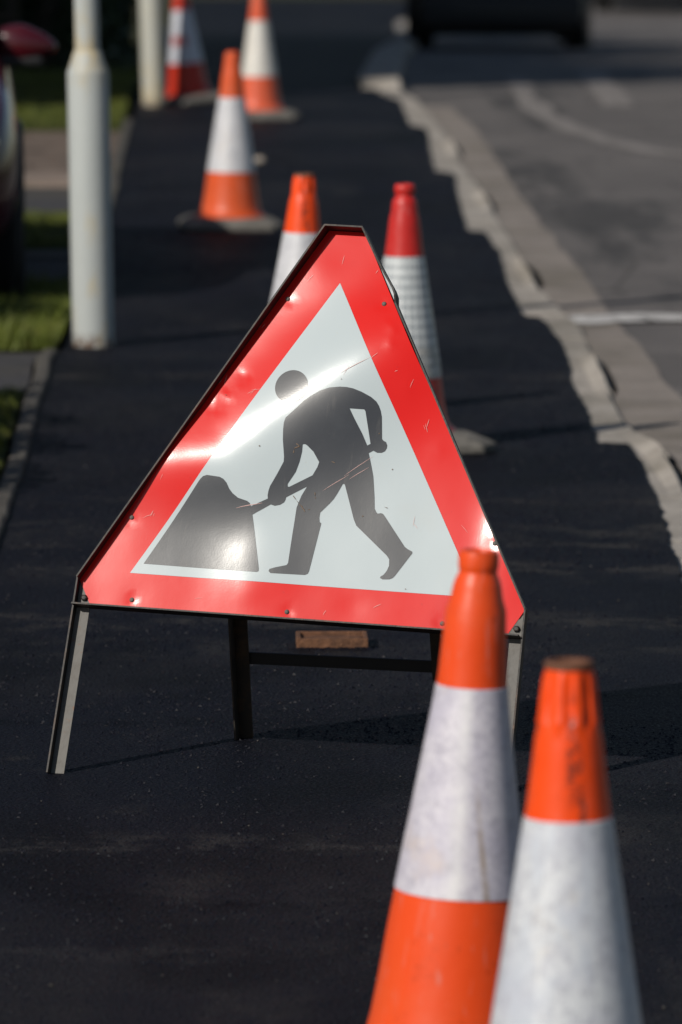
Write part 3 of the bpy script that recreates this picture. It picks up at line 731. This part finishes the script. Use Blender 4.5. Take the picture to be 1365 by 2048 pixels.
R1 = cone_plastic('red_plastic', (.52, .022, .018), (.50, .045, .035), seed=21)
R2 = cone_plastic('deep_red_plastic', (.50, .028, .010), (.42, .03, .016), seed=25)
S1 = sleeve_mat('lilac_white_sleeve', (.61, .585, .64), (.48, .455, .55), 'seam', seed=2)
S2 = sleeve_mat('worn_white_sleeve', (.62, .64, .67), (.48, .49, .56), 'quilt', seed=6)
S3 = sleeve_mat('white_sleeve', (.62, .62, .64), (.55, .55, .58), seed=12)
S4 = sleeve_mat('grid_sleeve', (.72, .75, .75), (.62, .64, .64), 'grid', seed=22)
S5 = sleeve_mat('cream_sleeve', (.70, .67, .61), (.60, .58, .54), seed=18)
S6 = sleeve_mat('chipped_sleeve', (.58, .60, .66), (.48, .50, .58), 'spot', seed=26)
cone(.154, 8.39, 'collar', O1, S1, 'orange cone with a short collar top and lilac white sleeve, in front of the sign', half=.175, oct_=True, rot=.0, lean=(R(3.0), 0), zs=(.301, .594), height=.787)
cone(.2875, 7.54, 'ribbed', O2, S2, 'nearest orange cone with black scuffs and a grimy ribbed top, at the lower right corner', rot=.5, lean=(R(.2), 0), zs=(.235, .551), height=.750)
cone(.176, 16.88, 'knob', R1, S4, 'red cone with a knob top and a grid patterned white sleeve, right behind the sign', half=.222, rot=.30, lean=(R(.3), 0), zs=(.205, .545), height=.749)
cone(-.135, 17.65, 'ribbed', O2, S3, 'orange cone with a ribbed grimy top half hidden behind the left of the sign', rot=.1, lean=(R(2.2), 0), zs=(.235, .555), height=.727)
cone(-.468, 25.45, 'plain', O3, S3, 'faded orange cone with a wide clean white sleeve standing alone on the footpath', rot=.12, lean=(R(.6), 0), zs=(.243, .555), height=.750)
cone(-.462, 34.0, 'plain', O4, S5, 'salmon orange cone with a cream sleeve, farther back than the lone faded cone', rot=.2, lean=(R(-.4), 0), zs=(.243, .555), height=.745)
g = cone(-.905, 35.75, 'knob', R2, S6, 'deep red cone with a chipped white sleeve leaning beside the far pale post', rot=.6, lean=(R(-4.5), 0), zs=(.240, .552), height=.745)

# ------------------------------------------------------------------ pale posts
def post_mat(name, base, stain_z, seed):
    m = Mat(name, base, .55, spec=.35)
    m.mix(m.noise(4, 5, .6, .42, .66, stretch=(1, 1, .4), loc=(seed, 0, 0)), tuple(c * .86 for c in base), .7)
    m.mix(m.noise(12, 5, .7, .56, .70, stretch=(1, 1, .35), loc=(seed, 3, 0)), (.50, .40, .20), .55)
    o = m.sep('Object')
    for zc, hw, amt in stain_z:
        d = m.ramp(m.math('ABSOLUTE', m.math('SUBTRACT', o[2], zc)), hw, hw * .2)
        m.mix(m.math('MULTIPLY', d, m.noise(16, 5, .7, .40, .62, stretch=(1, 1, .5), loc=(seed, 8, 0))), (.50, .40, .22), amt)
    low = m.ramp(o[2], .055, .015); m.mix(m.math('MULTIPLY', low, m.noise(40, 4, .7, .40, .52, loc=(seed, 5, 0))), (.13, .075, .045), .9)
    m.bump(m.noise(30, 4, .6, .2, .8), .12, .004)
    return m.done()
def lamp_post(x, y, r, hsh, lean, mat, label, ru):
    p = empty('lamp_post', (x, y, gz(y)), label, 'lamp post', rot=(0, lean, 0))
    lathe_obj('lower_shaft', [(r, -.02), (r, .5), (r, hsh - .012), (r * .985, hsh - .004), (r * .93, hsh + .004)], mat, p, seg=40)
    lathe_obj('shoulder', [(r * .93, hsh + .0042), (r * .80, hsh + .030), (ru + .006, hsh + .058), (ru + .001, hsh + .066)], mat, p, seg=40)
    lathe_obj('upper_shaft', [(ru, hsh + .060), (ru * .96, hsh + 1.5), (ru * .75, 5.0)], mat, p, seg=32)
    bm = bmesh.new(); pr = None
    for k in range(9):
        a = k / 8 * math.pi / 2; q = Vector((.8 - .8 * math.cos(a), 0, 5.0 + .5 * math.sin(a)))
        if pr is not None: tube(bm, pr, q, ru * .72, ru * .72, 12)
        pr = q
    bm_obj('arm', bm, mat, p, sharp=40)
    bm = bmesh.new(); box(bm, (1.05, 0, 5.48), (.62, .22, .12), bevel=.04); hd = bm_obj('lantern', bm, M_GALV, p, sharp=40)
    bm = bmesh.new(); box(bm, (1.08, 0, 5.405), (.42, .17, .045), bevel=.02); bm_obj('lens', bm, Mat('frosted_lens', (.6, .6, .56), .3).done(), hd, sharp=40)
    return p
MP1 = post_mat('pale_green_grey_paint', (.43, .455, .445), [(.96, .10, .75), (1.05, .14, .5)], 1.0)
MP2 = post_mat('pale_cream_paint', (.47, .47, .42), [(.08, .20, .9)], 6.0)
lx, ly = at(187, 692)
lamp_post(lx, ly, .0695, .925, R(-.85), MP1, 'near pale grey lamp post with a stepped shoulder beside the grass', .0415)
lx, ly = at(309, 211)
lamp_post(lx, ly, .068, 1.15, R(-1.6), MP2, 'far pale post with a stained cream foot beside the deep red cone', .045)

# ------------------------------------------------------------------ iron cover and pebble
m = Mat('rusty_iron', (.16, .075, .040), .85, spec=.3)
m.mix(m.noise(40, 5, .7, .42, .6), (.07, .035, .022), .8).mix(m.noise(90, 4, .7, .55, .68), (.26, .13, .07), .6)
M_IRON = m.bump(m.noise(60, 4, .7, .2, .8), .6, .005).done()
ix, iy = at(664, 1298); 
t = empty('iron_cover', (ix, iy + .05, 0), 'small rusty iron utility cover standing proud of the tarmac behind the sign', 'cover', rot=(0, 0, R(1.5)))
bm = bmesh.new(); W_, D_, H_ = .155, .12, .024
for c_, s_ in (((0, -D_ / 2 + .005, H_ / 2), (W_, .010, H_)), ((0, D_ / 2 - .005, H_ / 2), (W_, .010, H_)), ((-W_ / 2 + .005, 0, H_ / 2), (.0098, D_ - .021, H_)), ((W_ / 2 - .005, 0, H_ / 2), (.0098, D_ - .021, H_))):
    box(bm, c_, s_, bevel=.0015)
bm_obj('frame', bm, M_IRON, t)
bm = bmesh.new(); box(bm, (0, 0, .0085), (W_ - .022, D_ - .022, .016), bevel=.002); bm_obj('lid', bm, M_IRON, t)
# rag of tarmac pushed against the front face
bm = bmesh.new(); n = 26; top = []; bot = []
for i in range(n):
    x = -W_ / 2 - .01 + (W_ + .02) * i / (n - 1); h = .0045 + .003 * mnoise.noise((x * 60, 1, 1)) + .002 * mnoise.noise((x * 160, 3, 1))
    top.append(bm.verts.new((x, -D_ / 2 - .0008, max(.001, h)))); bot.append(bm.verts.new((x, -D_ / 2 - .020 - .004 * mnoise.noise((x * 40, 7, 1)), .0006)))
for i in range(n - 1): bm.faces.new((bot[i], bot[i + 1], top[i + 1], top[i]))
bm_obj('tarmac_fillet', bm, M_TARMAC, t)
px_, py_ = at(520, 326)
bm = bmesh.new(); bmesh.ops.create_icosphere(bm, subdivisions=3, radius=1)
for v in bm.verts: v.co = Vector((v.co.x * .032, v.co.y * .026, v.co.z * .020 + .014)) * (1 + .18 * mnoise.noise(v.co * 1.7))
o = bm_obj('pebble', bm, concrete('pale_stone', (.38, .33, .28), (.26, .23, .2), (.48, .43, .38)), None, smooth=True); o.location = (px_, py_, 0)
tag(o, 'small pale pebble lying on the footpath to the right of the lone faded cone', 'stone')

# ------------------------------------------------------------------ cars
def car_paint(name, base, rough=.25, coat=.8):
    m = Mat(name, base, rough, spec=.4 if coat > .5 else .15, coat=coat, coat_rough=.06); m.mix(m.noise(6, 3, .5, .4, .7), tuple(c * .8 for c in base), .3); return m.done()
M_GLASS = Mat('car_glass', (.012, .014, .016), .06, spec=.6).done()
M_TRIM = Mat('black_trim', (.014, .014, .015), .6).done()
M_TYRE = Mat('tyre_rubber', (.014, .014, .014), .85).done()
M_RIM = Mat('alloy_rim', (.35, .35, .36), .35, metal=.9).done()
M_LAMP = Mat('lamp_glass', (.09, .07, .07), .15, spec=.7, coat=.8).done()
M_TAIL = Mat('tail_lens', (.28, .012, .012), .2, coat=.8).done()
M_PLATE = Mat('plain_plate', (.55, .50, .20), .5).done()
def car(loc, rz, paint, label, group=None):
    c = empty('parked_car', loc, label, 'car', group, rot=(0, 0, rz))
    # front is -Y; stations along y: half width, sill z, belt z, roof z
    ST = [(-2.02, .52, .34, .56), (-1.99, .66, .25, .66), (-1.88, .81, .20, .74), (-1.60, .855, .19, .84), (-1.1, .85, .19, .93), (-.7, .855, .19, .98), (0, .86, .19, 1.00), (.8, .86, .19, 1.02), (1.4, .85, .20, 1.03), (1.75, .82, .22, 1.02), (1.93, .77, .26, .99), (2.0, .70, .32, .90)]
    vs_, fs = [], []; n = 15
    for y, hw, zb, zt in ST:
        half = [(0, zb), (hw * .80, zb), (hw * .95, zb + .05), (hw, zb + (zt - zb) * .35), (hw * 1.0, zb + (zt - zb) * .62), (hw * .965, zb + (zt - zb) * .88), (hw * .90, zt - .01), (0, zt + .02)]
        ring = half + [(-x, z) for x, z in half[-2:0:-1]]
        vs_ += [(x, y, z) for x, z in ring]
    n = len(vs_) // len(ST)
    for j in range(len(ST) - 1):
        for i in range(n): fs.append((j * n + i, j * n + (i + 1) % n, (j + 1) * n + (i + 1) % n, (j + 1) * n + i))
    fs.append(tuple(range(n))); fs.append(tuple((len(ST) - 1) * n + i for i in range(n))[::-1])
    body = mesh_obj('body', vs_, fs, paint, c, smooth=True, sharp=50)
    md = body.modifiers.new('sub', 'SUBSURF'); md.levels = 2; md.render_levels = 2
    # cabin: glass loft with painted roof
    CB = [(-1.05, .74, .70, .965, .97), (-.35, .74, .58, .98, 1.40), (.2, .745, .60, .985, 1.46), (.62, .74, .58, .99, 1.43), (1.20, .70, .54, 1.0, 1.08)]
    vs_, fs = [], []
    for y, wb, wt, zb, zt in CB: vs_ += [(-wb, y, zb - .05), (-wt, y, zt - .02), (wt, y, zt - .02), (wb, y, zb - .05)]
    for j in range(4):
        for i in range(3): fs.append((j * 4 + i, (j + 1) * 4 + i, (j + 1) * 4 + i + 1, j * 4 + i + 1))
    fs += [(0, 1, 2, 3), (19, 18, 17, 16)]
    mesh_obj('windows', vs_, fs, M_GLASS, c)
    bm = bmesh.new(); rr = []
    for y, wt, z in ((-.42, .565, 1.385), (-.30, .59, 1.41), (.2, .615, 1.462), (.62, .595, 1.435), (.74, .57, 1.385)):
        rr.append([bm.verts.new((x * wt, y, z + .018 - .03 * abs(x) ** 3 + dz)) for x, dz in ((-1, 0), (-.6, 0), (0, .01), (.6, 0), (1, 0))])
    for a, b in zip(rr, rr[1:]):
        for i in range(4): bm.faces.new((a[i], a[i + 1], b[i + 1], b[i]))
    bmesh.ops.solidify(bm, geom=bm.faces[:], thickness=.03); bm_obj('roof', bm, paint, c, sharp=40)
    for s in (-1, 1):
        for pa, pb, ra in (((.725, -1.02, .955), (.585, -.36, 1.40), .028), ((.735, .30, .96), (.605, .30, 1.44), .03), ((.72, 1.18, .98), (.575, .68, 1.41), .045)):
            bm = bmesh.new(); tube(bm, (s * pa[0], pa[1], pa[2]), (s * pb[0], pb[1], pb[2]), ra, ra * .85, 8); bm_obj('pillar', bm, paint, c, sharp=40)
        bm = bmesh.new(); box(bm, (s * .63, -1.90, .60), (.27, .14, .13), Matrix.Identity(4), bevel=.045); bm_obj('headlight', bm, M_LAMP, c, sharp=40)
        bm = bmesh.new(); box(bm, (s * .70, 1.90, .84), (.14, .16, .24), bevel=.04); bm_obj('tail_light', bm, M_TAIL, c, sharp=40)
        # door mirror: rounded shell on a stalk
        bm = bmesh.new(); bmesh.ops.create_uvsphere(bm, u_segments=24, v_segments=14, radius=1)
        for v in bm.verts:
            x, y, z = v.co; tp = 1 - .38 * max(0, x); v.co = Vector((s * (.880 + x * .125), -.78 + y * .065 * tp, .940 + (z * .075 * tp) - .01 * x))
        mr = bm_obj('mirror', bm, paint, c, smooth=True)
        bm = bmesh.new(); box(bm, (s * .865, -.78, .877), (.17, .10, .045), bevel=.02); bm_obj('mirror_skirt', bm, M_TRIM, mr, sharp=40)
        bm = bmesh.new(); tube(bm, (s * .77, -.76, .88), (s * .83, -.78, .92), .022, .02, 8); bm_obj('mirror_stalk', bm, M_TRIM, mr, sharp=40)
        for yy in (-1.28, 1.28):
            wo = empty_part('wheel', c, (s * .728, yy, .305))
            ty = lathe([(.19, -.10), (.285, -.10), (.303, -.082), (.305, 0), (.303, .082), (.285, .10), (.19, .10)], 40)
            rot = Matrix.Rotation(math.pi / 2, 3, 'Y')
            mesh_obj('tyre', [rot @ Vector(v) for v in ty[0]], ty[1], M_TYRE, wo, smooth=True, sharp=50)
            rm = lathe([(.002, .075), (.05, .085), (.10, .070), (.16, .075), (.195, .095), (.198, .02)], 40, lambda a, z: 0)
            mesh_obj('rim', [rot @ Vector((v[0], v[1], v[2] * s)) for v in rm[0]], rm[1], M_RIM, wo, smooth=True, sharp=40)
            ar = lathe([(.325, .02), (.36, .035), (.375, .01)], 40)
            mesh_obj('arch_trim', [rot @ Vector((v[0], v[1], v[2] * s)) + Vector((s * .828, yy, .305)) for v in ar[0] ], ar[1], M_TRIM, c, smooth=True)
    bm = bmesh.new(); box(bm, (0, -1.95, .36), (1.42, .16, .22), bevel=.06); bm_obj('front_bumper', bm, M_TRIM, c, sharp=40)
    bm = bmesh.new(); box(bm, (0, 1.95, .42), (1.56, .20, .30), bevel=.07); bm_obj('rear_bumper', bm, paint, c, sharp=40)
    bm = bmesh.new(); box(bm, (0, -2.02, .60), (.62, .05, .10), bevel=.02); bm_obj('grille', bm, M_TRIM, c, sharp=40)
    bm = bmesh.new(); box(bm, (0, 2.045, .70), (.50, .02, .11), bevel=.004); bm_obj('number_plate', bm, M_PLATE, c, sharp=40)
    bm = bmesh.new(); box(bm, (0, 0, .24), (1.3, 3.5, .12)); bm_obj('underbody', bm, M_TRIM, c)
    return c
def empty_part(name, parent, loc):
    # the wheel hub is itself a small mesh that carries tyre and rim
    v, f = lathe([(.001, -.06), (.06, -.06), (.06, .06), (.001, .06)], 16); rot = Matrix.Rotation(math.pi / 2, 3, 'Y')
    o = mesh_obj(name, [rot @ Vector(p) for p in v], f, M_TRIM, parent, smooth=True, sharp=40); o.location = loc; return o
cx, cy = at(35, 574)
rc = car((cx - .855 - .040, cy + .50, gz(cy)), R(4.5), car_paint('dark_red_paint', (.060, .005, .009)), 'dark red car at the left edge facing the camera with its door mirror sticking out')
rc.scale = (1, .80, .97)
vx, vy = at(1000, 92)
car((vx, vy + 1.4, gz(vy + 1.4) - .026), math.pi, car_paint('grey_paint', (.040, .041, .042), .5, 0.1), 'dark grey car seen from behind in the shade by the kerb', 'cars parked in the road')
vx, vy = at(1262, 20)
car((vx + .35, vy + 1.6, gz(vy + 1.6) - .026), math.pi, car_paint('black_paint', (.012, .012, .014), .5, .1), 'far black car farther up the road at the top right corner', 'cars parked in the road')

# ------------------------------------------------------------------ fence and hedge on the left, with added unseen shade trees and shrubs
m = Mat('weathered_boards', (.085, .066, .050), .85, spec=.2); m.mix(m.noise(5, 6, .65, .4, .64, stretch=(8, 8, .6)), (.05, .04, .032), .8)
M_WOOD = m.bump(m.noise(12, 5, .6, .2, .8, stretch=(8, 8, .6)), .4, .005).done()
fy = 42.0
fn = empty('board_fence', (-4.6, fy, gz(fy)), 'dark weathered board fence behind the far lawn at upper left', 'fence')
bm = bmesh.new(); x = -2.3
while x < 2.15:
    h = 1.62 + random.uniform(-.01, .01); box(bm, (x + .06, random.uniform(-.004, .004), h / 2 + .04), (.118, .018, h)); x += .128
bm_obj('board_panel', bm, M_WOOD, fn)
for z in (.4, 1.3):
    bm = bmesh.new(); box(bm, (0, .035, z), (4.6, .04, .07)); bm_obj('rail', bm, M_WOOD, fn)
for x in (-2.3, 0, 2.3):
    bm = bmesh.new(); box(bm, (x, .09, .86), (.09, .065, 1.76)); bm_obj('post', bm, M_WOOD, fn)

def leaf_mat(name, base, alt):
    m = Mat(name, base, .5, spec=.35); m.mix(m.noise(1.6, 4, .6, .4, .62), alt, .8); m.mix(m.noise(9, 3, .6, .5, .7, loc=(4, 0, 0)), tuple(c * .5 for c in base), .6); return m.done()
M_LEAF = leaf_mat('tree_leaf', (.050, .085, .020), (.085, .115, .030)); M_HEDGE = leaf_mat('hedge_leaf', (.026, .045, .014), (.045, .065, .018))
m = Mat('bark', (.085, .068, .052), .9, spec=.2); m.mix(m.noise(8, 6, .7, .4, .62, stretch=(4, 4, .7)), (.04, .032, .026), .8); M_BARK = m.bump(m.noise(10, 5, .7, .2, .8, stretch=(4, 4, .7)), .8, .02).done()
def leaves(pts, size, rnd):
    vs_, fs = [], []
    for p in pts:
        s = size * rnd.uniform(.6, 1.3); q = Matrix.Rotation(rnd.uniform(0, 6.28), 3, Vector((rnd.gauss(0, 1), rnd.gauss(0, 1), rnd.gauss(0, 1))))
        b = len(vs_)
        for v in ((-.5, 0, 0), (0, .28, .06), (.5, 0, 0), (0, -.28, .06)): vs_.append(Vector(p) + q @ (Vector(v) * s))
        fs += [(b, b + 1, b + 2), (b, b + 2, b + 3)]
    return vs_, fs
# hedge along the far side of the path: box of leaves with a few stems
rnd = random.Random(5); hy0, hy1 = 42.6, 66.0
hd = empty('hedge', (-3.0, hy0, gz(hy0)), 'dense dark hedge running away along the far footpath at upper left', 'hedge')
pts = []
for _ in range(26000):
    y = rnd.uniform(0, hy1 - hy0); t_ = rnd.random(); z = 2.3 * rnd.random() ** .8
    bulge = .25 * mnoise.noise((y * .8, z * .9, 3)) + .1 * mnoise.noise((y * 3, z * 3, 1))
    xr = left_edge(hy0 + y) + 3.0 - .22 + bulge - .1 * z; xl = xr - 1.1
    x = rnd.choice((xr - abs(rnd.gauss(0, .14)), xl + abs(rnd.gauss(0, .14)), rnd.uniform(xl, xr)))
    pts.append((x, y, z + gz(hy0 + y) - gz(hy0) + (.04 if z < 2 else bulge)))
v_, f_ = leaves(pts, .13, rnd); mesh_obj('foliage', v_, f_, M_HEDGE, hd)
for i in range(12):
    y = 1 + i * 1.85; bm = bmesh.new(); xx = left_edge(hy0 + y) + 3.0 - .8; z0 = gz(hy0 + y) - gz(hy0)
    tube(bm, (xx, y, z0 - .05), (xx + .1, y + .1, z0 + 1.5), .05, .02, 7); bm_obj('stem', bm, M_BARK, hd, sharp=40)
def cypress():  # unseen tree, added to throw shade over the far path and road
    rnd = random.Random(21); o = empty('shade_cypress', (0, 0, 0), 'tall dense cypress added out of view to shade the far path and road', 'tree', 'unseen cypress trees added to shade the far path and road')
    bm = bmesh.new(); tube(bm, (0, 0, -.2), (.05, 0, 1.2), .17, .14, 12); tube(bm, (.05, 0, 1.15), (0, .05, 7.2), .14, .03, 10); bm_obj('trunk', bm, M_BARK, o, sharp=40)
    pts = []
    for _ in range(9000):
        z = .5 + 7.2 * rnd.random() ** 1.25; a = rnd.uniform(0, 6.283)
        rr = (1.45 * (1 - ((z - .5) / 7.6) ** 1.6) + .12) * (1 + .25 * mnoise.noise((math.cos(a) * 1.6, math.sin(a) * 1.6, z * 1.1)))
        k = rr * rnd.random() ** .35; pts.append((math.cos(a) * k, math.sin(a) * k, z))
    v_, f_ = leaves(pts, .30, rnd); mesh_obj('crown', v_, f_, M_HEDGE, o)
    return o
cy0 = cypress(); kids = list(cy0.children); rnd = random.Random(8)
for i in range(15):
    y = 33.8 + i * 1.95; z = gz(y); x = -4.75 - .02 * (y - 33) + rnd.uniform(-.2, .2)
    if i == 0: o = cy0
    else:
        o = cy0.copy(); COL.objects.link(o)
        for ch in kids:
            c = ch.copy(); COL.objects.link(c); c.parent = o
    o.location = (x, y, z); o.rotation_euler = (0, 0, rnd.uniform(0, 6.28)); k = rnd.uniform(.92, 1.1); o.scale = (k, k, k)

def shrub():  # unseen bush, added so its shadow darkens the left lawns
    rnd = random.Random(31); o = empty('shade_shrub', (0, 0, 0), 'low rounded shrub added out of view to shade the front lawn', 'shrub', 'unseen low shrubs added to shade the front lawns')
    for k in range(5):
        bm = bmesh.new(); a = k * 1.26; tube(bm, (0, 0, -.03), (math.cos(a) * .18, math.sin(a) * .18, .55), .018, .007, 6); bm_obj('stem', bm, M_BARK, o, sharp=40)
    pts = []
    for _ in range(2600):
        d = Vector((rnd.gauss(0, 1), rnd.gauss(0, 1), rnd.gauss(0, 1))).normalized(); k = rnd.random() ** .4 * (1 + .25 * mnoise.noise(d * 2))
        pts.append((d.x * .42 * k, d.y * .42 * k, .47 + d.z * .42 * k))
    v_, f_ = leaves(pts, .075, rnd); mesh_obj('foliage', v_, f_, M_HEDGE, o)
    return o
sh0 = shrub(); kids = list(sh0.children)
for i, (x, y, k) in enumerate(((-1.95, 20.15, 1.0), (-2.0, 20.9, .95), (-1.85, 15.3, 1.0), (-1.9, 16.1, 1.05), (-1.85, 16.9, .95), (-1.9, 17.6, .9))):
    o = sh0
    if i:
        o = sh0.copy(); COL.objects.link(o)
        for ch in kids:
            c = ch.copy(); COL.objects.link(c); c.parent = o
    o.location = (x, y, 0); o.rotation_euler = (0, 0, i * 1.3); o.scale = (k, k, k)
